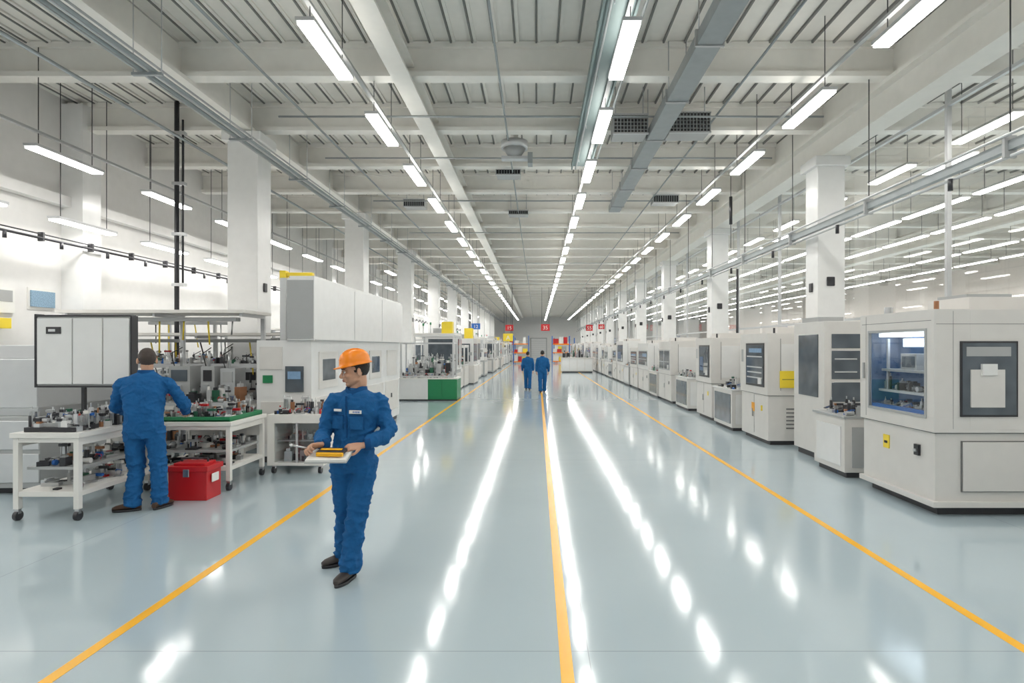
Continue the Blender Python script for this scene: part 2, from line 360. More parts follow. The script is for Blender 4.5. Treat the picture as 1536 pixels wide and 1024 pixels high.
def cart(name,x0,x1,y0,y1,h,seed,n,shelf=.25,tray=None,hm=.25,n2=22):
    b=B(); t=.055
    for x in (x0,x1-t):
        for y in (y0,y1-t): b.box(x,x+t,y,y+t,.12,h-.05,WHITE); castor(b,x+t/2,y+t/2)
    b.box(x0-.02,x1+.02,y0-.02,y1+.02,h-.05,h,WHITE)
    e=.006
    b.box(x0+e,x1-e,y0+e,y1-e,shelf,shelf+.05,WHITE)
    b.box(x0+t,x1-t,y1-.03,y1-.01,h-.3,h-.05,WHITE); b.box(x0+e,x0+.02,y0+t,y1-t,h-.15,h-.05,WHITE); b.box(x1-.02,x1-e,y0+t,y1-t,h-.13,h-.05,WHITE); b.box(x0+t,x1-t,y0+e,y0+.02,h-.10,h-.05,WHITE)
    b.box(x0+.06,x1-.06,y0+.1,y1-.06,h-.40,h-.37,MGREY); clutter(b,x0+.1,x1-.1,y0+.12,y1-.08,h-.37,n2,.2,seed+5,1.3)
    z=h
    if tray:
        b.box(x0+.02,x1-.02,y0+.03,y1-.03,h,h+.02,tray)
        for a in ((x0+.02,x1-.02,y0+.03,y0+.05),(x0+.02,x1-.02,y1-.05,y1-.03),(x0+.02,x0+.04,y0+.05,y1-.05),(x1-.04,x1-.02,y0+.05,y1-.05)): b.box(*a,h+.001,h+.06,tray)
        z=h+.02
    clutter(b,x0+.05,x1-.05,y0+.06,y1-.06,z,n,hm,seed,.9); clutter(b,x0+.08,x1-.08,y0+.08,y1-.08,shelf+.05,n2,.2,seed+1,1.6)
    return b.done(name,bevel=.004)
cart('workbench_cart',-5.42,-4.74,6.2,7.6,.91,11,150,hm=.26,n2=34)
b=B(); bx=b.box; yb=6.95
bx(-5.80,-4.70,yb,yb+.09,1.35,2.16,MGREY)
bx(-5.82,-5.79,yb-.01,yb+.10,1.33,2.18,DARK); bx(-4.71,-4.69,yb-.01,yb+.10,1.33,2.16,DARK); bx(-5.79,-4.71,yb-.012,yb+.1,1.33,1.35,DARK); bx(-5.79,-4.71,yb-.012,yb+.1,2.15,2.17,DARK)
for i,(p,q) in enumerate(((-5.78,-5.38),(-5.365,-5.03),(-5.015,-4.72))): bx(p,q,yb-.02,yb,1.37,2.13,MACHW)
bx(-5.67,-5.50,yb-.03,yb-.02,1.95,2.03,DARK); bx(-5.64,-5.56,yb-.035,yb-.03,1.975,2.005,ALU)
for xx in (-5.3,-4.84): b.box(xx,xx+.04,yb+.02,yb+.06,.93,1.36,DARK)
b.box(-5.34,-4.78,yb-.05,yb+.1,.912,.93,STEEL)
b.done('tool_cabinet_board',bevel=.004)
b=B(); b.box(-5.35,-4.82,6.25,6.6,.912,.96,DARK); b.box(-5.3,-4.87,6.3,6.55,.96,1.0,MGREY); clutter(b,-5.3,-4.87,6.3,6.55,1.0,50,.13,3,.8); b.done('electronics_tray',bevel=.002)
cart('workbench_cart',-4.92,-3.84,7.5,8.45,.86,21,180,tray=GREEN,hm=.22,n2=34)
b=B(); x0,x1,y0,y1=-3.82,-3.02,8.48,9.12
b.box(x0,x1,y0,y1,.12,.16,WHITE); b.box(x0,x1,y0,y1,.72,.84,WHITE)
b.box(x0,x0+.1,y0,y1,.16,.72,WHITE); b.box(x1-.06,x1,y0,y1,.16,.72,WHITE); b.box(x0+.1,x1-.06,y1-.03,y1,.16,.72,WHITE)
b.quad([(x0+.1,y0+.02,.17),(x1-.06,y0+.02,.17),(x1-.06,y0+.02,.71),(x0+.1,y0+.02,.71)],GLASS2); clutter(b,x0+.15,x1-.1,y0+.1,y1-.08,.16,20,.35,5,1.3); b.box(x0+.1,x1-.06,y0+.1,y1-.03,.45,.465,STEEL); clutter(b,x0+.15,x1-.1,y0+.1,y1-.08,.465,14,.2,6)
b.box(x0+.40,x0+.43,y0+.005,y0+.03,.16,.72,ALU)
for x in (x0+.07,x1-.07):
    for y in (y0+.07,y1-.07): castor(b,x,y)
clutter(b,x0+.04,x1-.04,y0+.05,y1-.05,.84,60,.28,7)
b.done('parts_cabinet_cart',bevel=.004)
b=B(); b.box(-4.32,-3.87,7.02,7.34,0,.34,RED); b.box(-4.34,-3.85,7.0,7.36,.34,.40,RED); b.box(-4.28,-3.91,7.06,7.30,.40,.43,RED)
b.path([(-4.25,7.18,.42),(-4.25,7.18,.47),(-3.94,7.18,.47),(-3.94,7.18,.42)],.012,DARK); b.box(-4.13,-4.06,6.985,7.0,.28,.37,STEEL); b.box(-3.856,-3.845,7.1,7.25,.2,.3,PAPER)
b.done('red_storage_box',bevel=.02,seg=3)
b=B(); b.box(-8.2,-6.05,7.3,9.0,.08,.95,MGREY); b.box(-8.2,-6.1,7.35,9.0,.95,1.05,STEEL); b.box(-8.15,-6.12,7.34,8.9,1.05,1.65,ALU); b.box(-8.1,-6.2,7.5,8.8,1.65,1.82,ALU)
for i in range(3): b.box(-8.1+i*.5,-7.7+i*.5,7.325,7.34,1.12,1.55,DGLASS)
b.box(-8.15,-6.05,7.28,7.3,.15,.5,ALU); b.box(-8.15,-6.05,7.28,7.3,.55,.9,ALU); b.box(-8.1,-6.1,7.4,8.9,0,.08,PLINTH)
b.done('metal_processing_machine',bevel=.03,seg=3)
b=B()
x0,x1,y0,y1=-4.35,-3.5,9.3,15.2
b.box(x0,x1,y0,y1,.1,1.9,MACHW); b.box(x0+.05,x1-.05,y0+.05,y1-.05,0,.1,PLINTH)
b.box(-3.86,-3.44,9.25,15.3,1.9,2.86,MACHW); b.box(-3.84,-3.46,9.3,15.25,2.86,2.9,MACHW)
b.box(-3.855,-3.45,9.235,9.25,1.93,2.83,MGREY)
b.box(-3.44,-3.43,9.3,15.25,1.9,1.915,MGREY)
for yy in (11.3,13.3): b.box(-3.442,-3.436,yy-.008,yy+.008,1.93,2.84,MGREY)
for i in range(4):
    ya=9.45+i*1.45; b.box(-3.5,-3.49,ya,ya+1.25,.3,1.0,MACH); b.box(-3.5,-3.485,ya+.15,ya+1.05,1.12,1.72,MACH); b.box(-3.5,-3.475,ya+.5,ya+.58,.6,.7,DARK)
    if i in (0,2): b.box(-3.486,-3.48,ya+.3,ya+.9,1.25,1.6,DGLASS)
b.box(-4.25,-4.10,9.28,9.3,1.24,1.36,GREEN); b.box(-3.9,-3.62,9.275,9.3,1.1,1.5,DGLASS); b.box(-3.86,-3.66,9.27,9.28,1.3,1.42,SCREEN)
b.box(-4.28,-3.58,9.285,9.3,.3,.95,MACH); b.box(-4.3,-3.95,9.285,9.3,1.45,1.8,MACH)
b.done('automated_production_machine',bevel=.015)
b=B(); b.box(-4.05,-3.6,9.6,9.7,2.93,2.99,YEL2); b.box(-4.12,-4.02,9.58,9.72,2.86,3.02,YEL2); b.cyl((-3.7,9.65,2.9),(-3.7,9.65,2.95),.05,YEL2); b.box(-4.1,-4.0,9.55,9.75,1.9,2.9,ALU); b.done('yellow_hoist_arm',bevel=.01)
def assembly_line(x0,x1,y0,y1,seed,h=.9,top=2.2,n=60,name='assembly_line'):
    b=B(); frame(b,x0,x1,y0,y1,0,h,.06,WHITE); b.box(x0,x1,y0,y1,h,h+.04,ALU)
    b.box(x0+.1,x1-.1,y0+.1,y1-.1,.3,.34,STEEL); clutter(b,x0+.12,x1-.12,y0+.12,y1-.12,.34,n//2,.35,seed+3,1.6)
    clutter(b,x0+.05,x1-.05,y0+.05,y1-.05,h+.04,n,.45,seed,1.2)
    r=random.Random(seed)
    if top:
        for x in (x0+.1,(x0+x1)/2,x1-.1): b.box(x-.03,x+.03,y1-.16,y1-.1,h+.04,top-.05,ALU); b.box(x-.02,x+.02,y0+.1,y1-.1,top-.05,top,ALU)
        b.box(x0,x1,y0,y1-.05,top,top+.05,WHITE); b.box(x0,x1,y1-.2,y1-.05,h+.55,h+.62,ALU)
        clutter(b,x0+.05,x1-.05,y1-.18,y1-.05,h+.62,n//3,.25,seed+9)
        b.box(x0+.2,x1-.2,y0+.15,y0+.3,top-.12,top-.06,MGREY)
        for q in range(7):
            xx=x0+.3+(x1-x0-.6)*q/6; b.cyl((xx,y0+.25,top-.12),(xx+r.uniform(-.05,.05),y0+.3,top-.12-r.uniform(.2,.6)),.012,r.choice([DARK,STEEL,YEL2]),n=6)
    k=x0+.25
    while k<x1-.4:
        w=r.uniform(.18,.36); hh=r.uniform(.3,.75); m=r.choice([MACHW,MGREY,DARK,STEEL,MACH,ALU]); yy=(y0+y1)/2
        b.box(k,k+w,yy-.15,yy+.2,h+.04,h+hh,m); b.box(k+.04,k+w-.04,yy-.16,yy-.15,h+hh*.6,h+hh*.9,r.choice([DGLASS,DGLASS,MGREY,DARK]))
        b.box(k+.02,k+w*.6,yy-.19,yy-.15,h+.1,h+hh*.5,r.choice([STEEL,ALU,DARK]))
        b.cyl((k+w/2,yy-.1,h+hh),(k+w/2,yy-.1,h+hh+.25),.02,STEEL); b.path([(k,yy,h+hh),(k-.03,yy-.05,h+hh+.2),(k+w*.4,yy,h+hh+.3)],.008,DARK,n=5); k+=w+r.uniform(.05,.22)
    return b.done(name)
assembly_line(-7.4,-4.5,9.2,10.2,31,top=2.32,n=190)
assembly_line(-7.8,-4.5,10.7,11.6,41,top=2.0,n=160)
assembly_line(-8.6,-6.3,12.8,14.0,51,top=2.4,n=70)
assembly_line(-8.2,-4.6,15.2,16.4,61,top=2.1,n=70)
assembly_line(-8.2,-4.6,17.6,18.6,62,top=2.3,n=60)
b=B(); b.box(-4.7,-3.65,20,21,.05,.72,MACHW); b.box(-3.65,-2.68,20,21,.05,.72,GREEN); b.box(-4.7,-2.68,20.05,20.95,0,.05,PLINTH); b.box(-4.72,-2.66,19.98,21.02,.72,.76,WHITE)
b.box(-3.6,-3.2,19.985,20,.12,.66,GREEN); b.box(-3.15,-2.73,19.985,20,.12,.66,GREEN)
clutter(b,-4.6,-2.8,20.1,20.5,.76,70,.3,71); b.box(-4.6,-2.8,20.6,20.95,.76,.9,MGREY)
frame(b,-4.6,-2.8,20.1,20.95,.76,1.95,.05,ALU); clutter(b,-4.5,-2.9,20.6,20.9,.9,70,.7,72,1.5)
b.done('green_storage_counter')
def station(x0,x1,y0,y1,seed):
    r=random.Random(seed); b=B(); k=r.random(); h=r.uniform(.8,1.0); t=r.uniform(1.7,2.4)
    b.box(x0,x1,y0,y1,.06,h,r.choice([MACHW,MACH,WHITE,MGREY])); b.box(x0+.04,x1-.04,y0+.04,y1-.04,0,.06,PLINTH)
    b.box(x1,x1+.012,y0+.1,(y0+y1)/2-.03,.15,h-.1,MACH); b.box(x1,x1+.012,(y0+y1)/2+.03,y1-.1,.15,h-.1,MACH)
    b.box(x0+.1,x1-.1,y0-.012,y0,.15,h-.1,MACH)
    if k<.5:
        frame(b,x0,x1,y0,y1,h,t,.06,r.choice([ALU,MACHW])); clutter(b,x0+.1,x1-.1,y0+.1,y1-.1,h,60,.7,seed,1.5); b.box(x0,x1,y0,y1,t,t+.06,WHITE)
    else:
        b.box(x0+.1,x1-.05,y0+.05,y1-.05,h,t,MACHW); b.box(x1-.05,x1-.035,y0+.25,y1-.25,h+.2,t-.25,DGLASS); b.box(x0+.25,x1-.2,y0+.035,y0+.05,h+.2,t-.25,DGLASS)
        b.box(x1-.3,x1-.1,y0+.02,y0+.035,h+.5,h+.65,MGREY)
        b.box(x0+.4,x1-.4,y0+.3,y1-.3,t,t+.2,MGREY)
    b.cyl((x0+.3,y0+.3,t),(x0+.3,y0+.3,t+.35),.02,STEEL,n=6); b.cyl((x0+.3,y0+.3,t+.35),(x0+.3,y0+.3,t+.45),.035,r.choice([RED,GREEN,YEL2]),n=8)
    if seed%3==1: b.box(x1-.5,x1-.1,y0+.2,y0+.6,t+.06 if k<.5 else t,t+.5,r.choice([YEL2,ALU,YEL2]))
    b.done('assembly_station',bevel=0)
y=22.2; sd=100
while y<76:
    l=random.uniform(1.5,2.8); x1=-3.0-random.uniform(0,.5)
    station(x1-1.5,x1,y,y+l,sd); 
    if sd%2==0: station(-7.9,-6.4,y,y+l,sd+500)
    y+=l+random.uniform(.3,.9); sd+=1
# ------------------------------------------------------------------ right machines
def M1():
    b=B(); x0,x1,y0,y1=4.2,5.5,6.35,7.8; zs=.88; zt=2.2
    b.box(x0+.03,x1,y0+.03,y1-.03,.1,zs,MACH); b.box(x0+.1,x1-.1,y0+.1,y1-.1,0,.1,PLINTH); b.box(x0-.015,x1,y0-.015,y1,.1,.16,MACH)
    b.box(x0,x1,y0,y1,zs+.01,zs+.04,MACH); b.box(x0+.01,x1,y0+.01,y1-.01,zs,zs+.01,SEAM)
    b.box(x0+.38,x1,y0,y1,zs+.04,zt,MACH)
    wz0,wz1,wy0,wy1=1.06,1.97,6.5,7.58
    b.box(x0,x0+.38,y0,y1,zs+.04,wz0,MACH); b.box(x0,x0+.38,y0,y1,wz1,zt,MACH); b.box(x0,x0+.38,y0,wy0,wz0,wz1,MACH); b.box(x0,x0+.38,wy1,y1,wz0,wz1,MACH)
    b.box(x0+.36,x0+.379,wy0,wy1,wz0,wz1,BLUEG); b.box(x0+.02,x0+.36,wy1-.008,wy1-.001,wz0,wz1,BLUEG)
    b.box(x0+.06,x0+.34,wy0+.1,wy1-.1,wz1-.05,wz1-.005,LED); b.box(x0+.33,x0+.355,wy0+.15,wy1-.15,1.80,1.90,LED)
    b.box(x0+.10,x0+.35,wy0+.02,wy1-.02,1.25,1.28,ALU); b.box(x0+.12,x0+.355,wy0+.05,wy1-.05,1.5,1.53,MGREY)
    b.box(x0+.14,x0+.17,wy0+.12,wy0+.15,1.28,1.9,ALU); b.box(x0+.14,x0+.17,wy1-.15,wy1-.12,1.28,1.9,ALU); b.box(x0+.16,x0+.3,6.9,7.2,1.53,1.72,MGREY); b.box(x0+.155,x0+.16,6.93,7.17,1.56,1.69,DGLASS)
    clutter(b,x0+.1,x0+.34,wy0+.05,wy1-.05,1.06,24,.17,81); clutter(b,x0+.14,x0+.34,wy0+.05,wy1-.05,1.28,26,.2,82)
    b.box(x0+.02,x0+.08,wy0+.02,wy1-.02,1.06,1.10,BLUEP)
    for a in ((wy0-.03,wy0,wz0-.03,wz1+.03),(wy1,wy1+.03,wz0-.03,wz1+.03),(wy0,wy1,wz0-.03,wz0),(wy0,wy1,wz1,wz1+.03)): b.box(x0-.012,x0+.01,a[0],a[1],a[2],a[3],MGREY)
    b.quad([(x0+.008,wy0,wz0),(x0+.008,wy1,wz0),(x0+.008,wy1,wz1),(x0+.008,wy0,wz1)],GLASS2)
    b.box(x0-.002,x0+.002,7.66,7.668,.93,2.18,SEAM); b.box(x0-.002,x0+.002,6.4,7.76,2.08,2.086,SEAM); b.box(x0-.02,x0,7.69,7.72,1.4,1.6,MGREY)
    b.box(4.47,5.08,y0-.012,y0,1.06,1.86,DARK); b.box(4.49,5.06,y0-.016,y0-.01,1.08,1.84,DGLASS); b.box(4.57,4.93,y0-.03,y0-.016,1.16,1.56,MACH); b.box(4.53,5.0,y0-.02,y0-.016,1.70,1.80,MGREY); b.box(4.68,4.84,y0-.045,y0-.016,1.5,1.62,MACHW)
    b.box(4.40,4.404,y0-.002,y0+.002,.93,2.18,SEAM); b.box(5.2,5.204,y0-.002,y0+.002,.93,2.18,SEAM); b.box(4.22,5.48,y0-.002,y0+.002,2.04,2.045,SEAM)
    b.box(4.5,5.44,y0+.012,y0+.03,.26,.80,SEAM); b.box(4.51,5.43,y0-.002,y0+.02,.27,.79,MACH)
    b.box(x0+.018,x0+.03,7.2,7.32,.58,.74,YEL2); b.box(x0+.012,x0+.018,7.23,7.29,.64,.67,DARK)
    b.box(x0-.0,x0+.03,6.62,6.7,.60,.72,DARK); b.box(x0-.02,x0,6.64,6.68,.64,.67,STEEL)
    for yy in (6.55,7.6): b.cyl((4.35,yy,0),(4.35,yy,.1),.04,DARK)
    b.box(4.75,5.4,6.6,7.3,zt,zt+.15,MACH); b.box(4.8,5.3,6.7,7.2,zt+.15,zt+.19,MGREY); b.cyl((4.27,6.42,zt),(4.27,6.42,zt+.09),.025,COPPER)
    b.cyl((4.45,7.6,zt),(4.45,7.6,zt+.1),.05,STEEL)
    b.done('cnc_machine_enclosure',bevel=.012,seg=3)
M1()
b=B(); b.box(4.2,4.95,8.2,9.1,.08,.82,MACH); b.box(4.25,4.9,8.25,9.05,0,.08,PLINTH); b.box(4.18,4.97,8.18,9.12,.82,.85,MGREY); b.box(4.3,4.85,8.188,8.2,.15,.7,MGREY); b.box(4.188,4.2,8.3,9.0,.15,.7,MACHW)
clutter(b,4.25,4.9,8.25,9.0,.85,60,.22,91); b.done('tool_cabinet',bevel=.008)
b=B(); b.box(4.45,5.5,9.3,10.4,.1,2.2,MACH); b.box(4.5,5.45,9.35,10.35,0,.1,PLINTH); b.box(4.56,5.0,9.288,9.3,1.78,2.0,DGLASS); b.box(4.56,5.0,9.288,9.3,1.3,1.74,DGLASS); b.box(4.56,5.0,9.288,9.3,.95,1.25,DGLASS); b.box(4.438,4.45,9.5,10.2,1.0,2.0,DGLASS)
b.box(4.6,4.95,9.28,9.29,1.4,1.42,ALU); b.box(4.6,4.95,9.28,9.29,1.6,1.62,ALU);b.box(4.5,4.9,9.6,10.2,2.2,2.28,MGREY); b.done('control_cabinet',bevel=.012)
def tall(x0,x1,y0,y1,zt,sign=False,seed=0):
    r=random.Random(seed); b=B(); zs=.9
    b.box(x0+.02,x1,y0+.02,y1-.02,.08,zs,MACH); b.box(x0+.08,x1-.08,y0+.08,y1-.08,0,.08,PLINTH); b.box(x0,x1,y0,y1,zs+.01,zt,MACH if seed%3 else MACHW)
    b.box(x0+.008,x1-.008,y0+.008,y1-.008,zs,zs+.01,SEAM)
    wy0=y0+.15; wy1=y1-(.35 if seed%2 else .2); wz=zt-(.18 if seed%2 else .28)
    b.box(x0-.012,x0+.005,wy0,wy1,1.05,wz,DARK if seed%2 else MGREY); b.box(x0-.016,x0-.01,wy0+.04,wy1-.04,1.09,wz-.04,DGLASS)
    k=seed%4
    if k==0: b.box(x0-.02,x0-.015,wy0+.08,wy0+(wy1-wy0)*.5,wz-.25,wz-.12,SCREEN)
    elif k==1:
        for q in range(3): b.box(x0-.02,x0-.015,wy0+.08,wy1-.08,1.2+q*.2,1.225+q*.2,ALU)
        b.box(x0-.02,x0-.015,wy0+.1,wy1-.2,wz-.18,wz-.10,SCREEN)
    elif k==2: b.box(x0-.02,x0-.01,(wy0+wy1)/2-.02,(wy0+wy1)/2+.02,1.05,wz,MACH); b.box(x0-.035,x0-.012,(wy0+wy1)/2-.06,(wy0+wy1)/2-.03,1.3,1.55,ALU)
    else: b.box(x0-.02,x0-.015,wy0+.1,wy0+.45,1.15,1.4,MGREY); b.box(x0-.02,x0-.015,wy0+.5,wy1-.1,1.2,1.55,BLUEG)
    b.box(x0-.02,x0-.015,wy0+.1,wy1-.1,1.3,1.325,ALU); b.box(x0-.035,x0-.015,wy0+.1,wy0+.25,1.1,1.22,MACHW)
    b.box(x0+.25,x1-.3,y0-.008,y0+.005,1.05,zt-.2,MACHW); b.box(x0+.235,x0+.245,y0-.004,y0+.002,1.0,zt-.1,SEAM)
    for q in range(6): b.box(x0+.35,x1-.35,y0+.012,y0+.024,.3+q*.07,.325+q*.07,SEAM)
    b.box(x0+.016,x0+.022,(y0+y1)/2-.004,(y0+y1)/2+.004,.14,.88,SEAM); b.box(x0+.0,x0+.02,(y0+y1)/2+.05,(y0+y1)/2+.08,.45,.6,MGREY)
    b.box(x0+.008,x0+.022,y0+.3,y0+.36,.6,.7,YEL2 if seed%2 else DARK)
    b.box(x0-.006,x0+.002,y1-.17,y1-.07,1.5,1.75,MGREY if seed%2 else MACHW)
    b.box(x0+.3,x1-.2,y0+.3,y1-.4,zt,zt+.12,MACH); b.cyl((x0+.2,y0+.2,zt),(x0+.2,y0+.2,zt+.1),.02,DARK)
    if sign:
        b.box(x0+.22,x0+.62,y0-.02,y0-.008,1.05,1.36,YEL2); b.box(x0+.7,x0+.95,y0-.016,y0-.008,.95,1.7,DGLASS); b.box(x0+.26,x0+.58,y0-.022,y0-.02,1.2,1.21,DARK); b.box(x0+.012,x0+.019,y0+.7,y0+.85,.55,.72,ORLAB)
    b.done('cnc_machine_enclosure' if zt>1.9 else 'inspection_machine',bevel=.012)
def low(x0,x1,y0,y1,h,seed):
    b=B(); b.box(x0,x1,y0,y1,.07,h,MACH if seed%2 else MGREY); b.box(x0+.04,x1-.04,y0+.04,y1-.04,0,.07,PLINTH); b.box(x0-.02,x1+.02,y0-.02,y1+.02,h,h+.03,MACHW)
    b.box(x0-.01,x0,y0+.08,y1-.08,.15,h-.08,DGLASS if seed%2 else MACHW); b.box(x0+.08,x1-.08,y0-.01,y0,.15,h-.08,MACHW)
    clutter(b,x0+.05,x1-.05,y0+.05,y1-.05,h+.03,34,.25,seed); b.done('low_machine_cabinet',bevel=.008)
tall(4.2,5.3,10.95,12.4,2.05,True,1)
low(4.15,4.72,12.8,14.1,.86,3)
tall(4.8,5.45,12.7,14.2,1.95,False,4)
tall(4.2,5.3,14.5,15.9,2.02,False,7)
low(4.2,4.8,16.8,18.2,.9,5); tall(4.9,5.45,16.8,18.4,1.95,False,8)
y=18.9; sd=10
while y<78:
    l=random.uniform(1.4,2.3); zt=random.uniform(1.75,2.15)
    if sd%3==2: low(4.2,4.8,y,y+l*.8,.9,sd); tall(4.95,5.45,y,y+l*.8,1.9,False,sd); y+=l*.8+.25
    else: tall(4.2,5.3,y,y+l,zt,False,sd); y+=l+.25
    sd+=1
for i in range(14):
    x=8.5+(i%3)*4; y=8+i*4.5; tall(x,x+1.6,y,y+2.4,2.1,False,200+i)
b=B(); b.box(1.7,3.9,42,43.2,.08,1.0,MACH); b.box(1.65,3.95,41.95,43.25,1.0,1.05,WHITE); b.box(1.75,3.85,42.05,43.1,0,.08,PLINTH)
for i in range(4): b.box(1.75+i*.53,2.23+i*.53,41.985,42,.15,.95,MACHW)
clutter(b,1.8,3.8,42.1,43,1.05,50,.9,301,2.5); b.done('reception_counter')
# pallet racks with goods in the distance
def rack(x0,x1,y,seed):
    r=random.Random(seed); b=B(); d=1.0
    for x in (x0,x1-.08):
        for yy in (y,y+d-.08): b.box(x,x+.08,yy,yy+.08,0,3.0,BLUEP)
    for z in (.15,1.1,2.05):
        b.box(x0+.08,x1-.08,y+.01,y+.07,z,z+.1,ORANGE); b.box(x0+.08,x1-.08,y+.07,y+d,z+.04,z+.1,STEEL)
        x=x0+.15
        while x<x1-.6:
            w=r.uniform(.3,.6); b.box(x,x+w,y+.12,y+.85,z+.1,z+.1+r.uniform(.3,.75),r.choice([WHITE,YEL2,MACH,RED,MGREY,PAPER])); x+=w+.06
    b.done('pallet_rack')
rack(-2.6,-.9,64,1); rack(1.6,3.6,66,2); rack(-5.2,-2.9,79,3); rack(2.2,5.0,80,4)
b=B(); b.box(-.9,1.3,YE-.06,YE-.01,0,3.0,MACHW); b.box(-1.0,-.9,YE-.08,YE-.01,0,3.1,MGREY); b.box(1.3,1.4,YE-.08,YE-.01,0,3.1,MGREY); b.box(-1.0,1.4,YE-.08,YE-.01,3.0,3.1,MGREY)
for q in range(9): b.box(-.88,1.28,YE-.07,YE-.06,.3*q+.2,.3*q+.22,MGREY)
b.done('door_1')
def sign(x,y,z,w,h,m,txt):
    e=empty('hanging_sign',(x,y,z)); b=B(); b.box(-w/2,w/2,-.02,.02,0,h,m)
    for s_ in (-.4,.4): b.cyl((w*s_,0,h),(w*s_,0,6.69-z),.012,DARK,n=5)
    b.done('panel',parent=e)
    c=bpy.data.curves.new('txt','FONT'); c.body=txt; c.size=h*.8; c.align_x='CENTER'; c.extrude=.003
    o=bpy.data.objects.new('lettering',c); COL.objects.link(o); o.parent=e; o.rotation_euler=(PI/2,0,0); o.location=(0,-.024,h*.2); o.data.materials.append(PAPER)
sign(-2.1,45,3.0,.6,.45,RED,'15'); sign(.6,45,3.0,.65,.5,RED,'35'); sign(3.9,45,3.0,.5,.45,RED,'55'); sign(4.7,44,3.1,.45,.35,RED,'60'); sign(-2.1,43,2.2,.7,.55,YEL2,'A'); sign(-4.2,41,3.0,.6,.4,BLUEP,'12'); sign(-3.0,60,2.6,.8,.5,YEL2,'B')
b=B(); b.box(-9.39,-9.36,11.1,11.65,2.55,2.85,SIGNB); b.box(-9.4,-9.385,11.05,11.7,2.5,2.9,WHITE); b.done('wall_notice_blue')
b=B(); b.box(-9.39,-9.36,10.3,10.75,2.4,2.85,PAPER); b.box(-9.36,-9.355,10.35,10.7,2.6,2.8,MGREY); b.done('wall_notice_paper')
b=B(); b.box(-9.4,-9.2,10.0,10.5,2.12,2.3,YEL2); b.box(-9.2,-9.19,10.1,10.2,2.17,2.25,DARK); b.done('yellow_wall_box',bevel=.01)
# ------------------------------------------------------------------ people
def hand(name,parent,wrist,xdir,back,mirror,curl=(35,45,30),thumb=0.0,sc=1.0,voxel=.0035):
    X=Vector(xdir).normalized(); Z=Vector(back); Z=(Z-X*Z.dot(X)).normalized(); Y=Z.cross(X)*(-1 if mirror else 1)
    w=Vector(wrist)
    T=lambda x,y,z: w+(X*x+Y*y+Z*z)*sc
    b=B()
    rings=[]
    for x,hw,ht in ((-.04,.027,.022),(.0,.028,.020),(.03,.038,.019),(.06,.042,.016),(.088,.041,.013),(.097,.034,.009)):
        rings.append([T(x,hw*math.cos(t),ht*math.sin(t)) for t in [2*PI*i/14 for i in range(14)]])
    b.loft(rings,SKIN)
    for fy,L,cv in ((.031,.070,.9),(.011,.079,1),(-.010,.073,1.08),(-.030,.058,1.18)):
        p=Vector((.080,fy,0)); a=0; pts=[T(*p)]; p=p+Vector((.012,0,0)); pts.append(T(*p))
        for seg,c in zip((.45,.31,.24),curl):
            a+=math.radians(c*cv); p=p+Vector((math.cos(a),fy*.4,-math.sin(a)))*L*seg; pts.append(T(*p))
        b.tube(pts,[.0095*sc,.0095*sc,.0088*sc,.0080*sc,.0065*sc],SKIN,n=10,sub=3)
    tp=[(.02,.022,-.004),(.045,.048,-.012),(.068,.058,-.024-thumb),(.088,.052,-.034-thumb)]
    b.tube([T(*p) for p in tp],[.013*sc,.0115*sc,.0105*sc,.008*sc],SKIN,n=10,sub=3)
    return b.done(name,parent=parent,voxel=voxel,smooth=2)
def folds(joints,seed,amp=.011):
    off=Vector((seed*3.1,seed*1.7,seed*.9))
    def f(me):
        me.update(); nn=[v.normal.copy() for v in me.vertices]
        for v,n in zip(me.vertices,nn):
            c=v.co; w=.45
            for j,rad in joints:
                d=(c-j).length; w=max(w,math.exp(-(d/rad)**2))
            if c.z>1.43: w*=.3
            q=Vector((c.x*7+c.z*4,c.y*7,c.z*11-c.x*5))+off
            r=(1-min(1,abs(noise.noise(q))*3.2))**1.6
            r2=(1-min(1,abs(noise.noise(q*2.0+Vector((5,2,1))))*3.2))**1.6
            big=noise.noise(c*5+off)
            v.co=c+n*(amp*w*(r*1.0+r2*.45-.35)+.007*big)
    return f
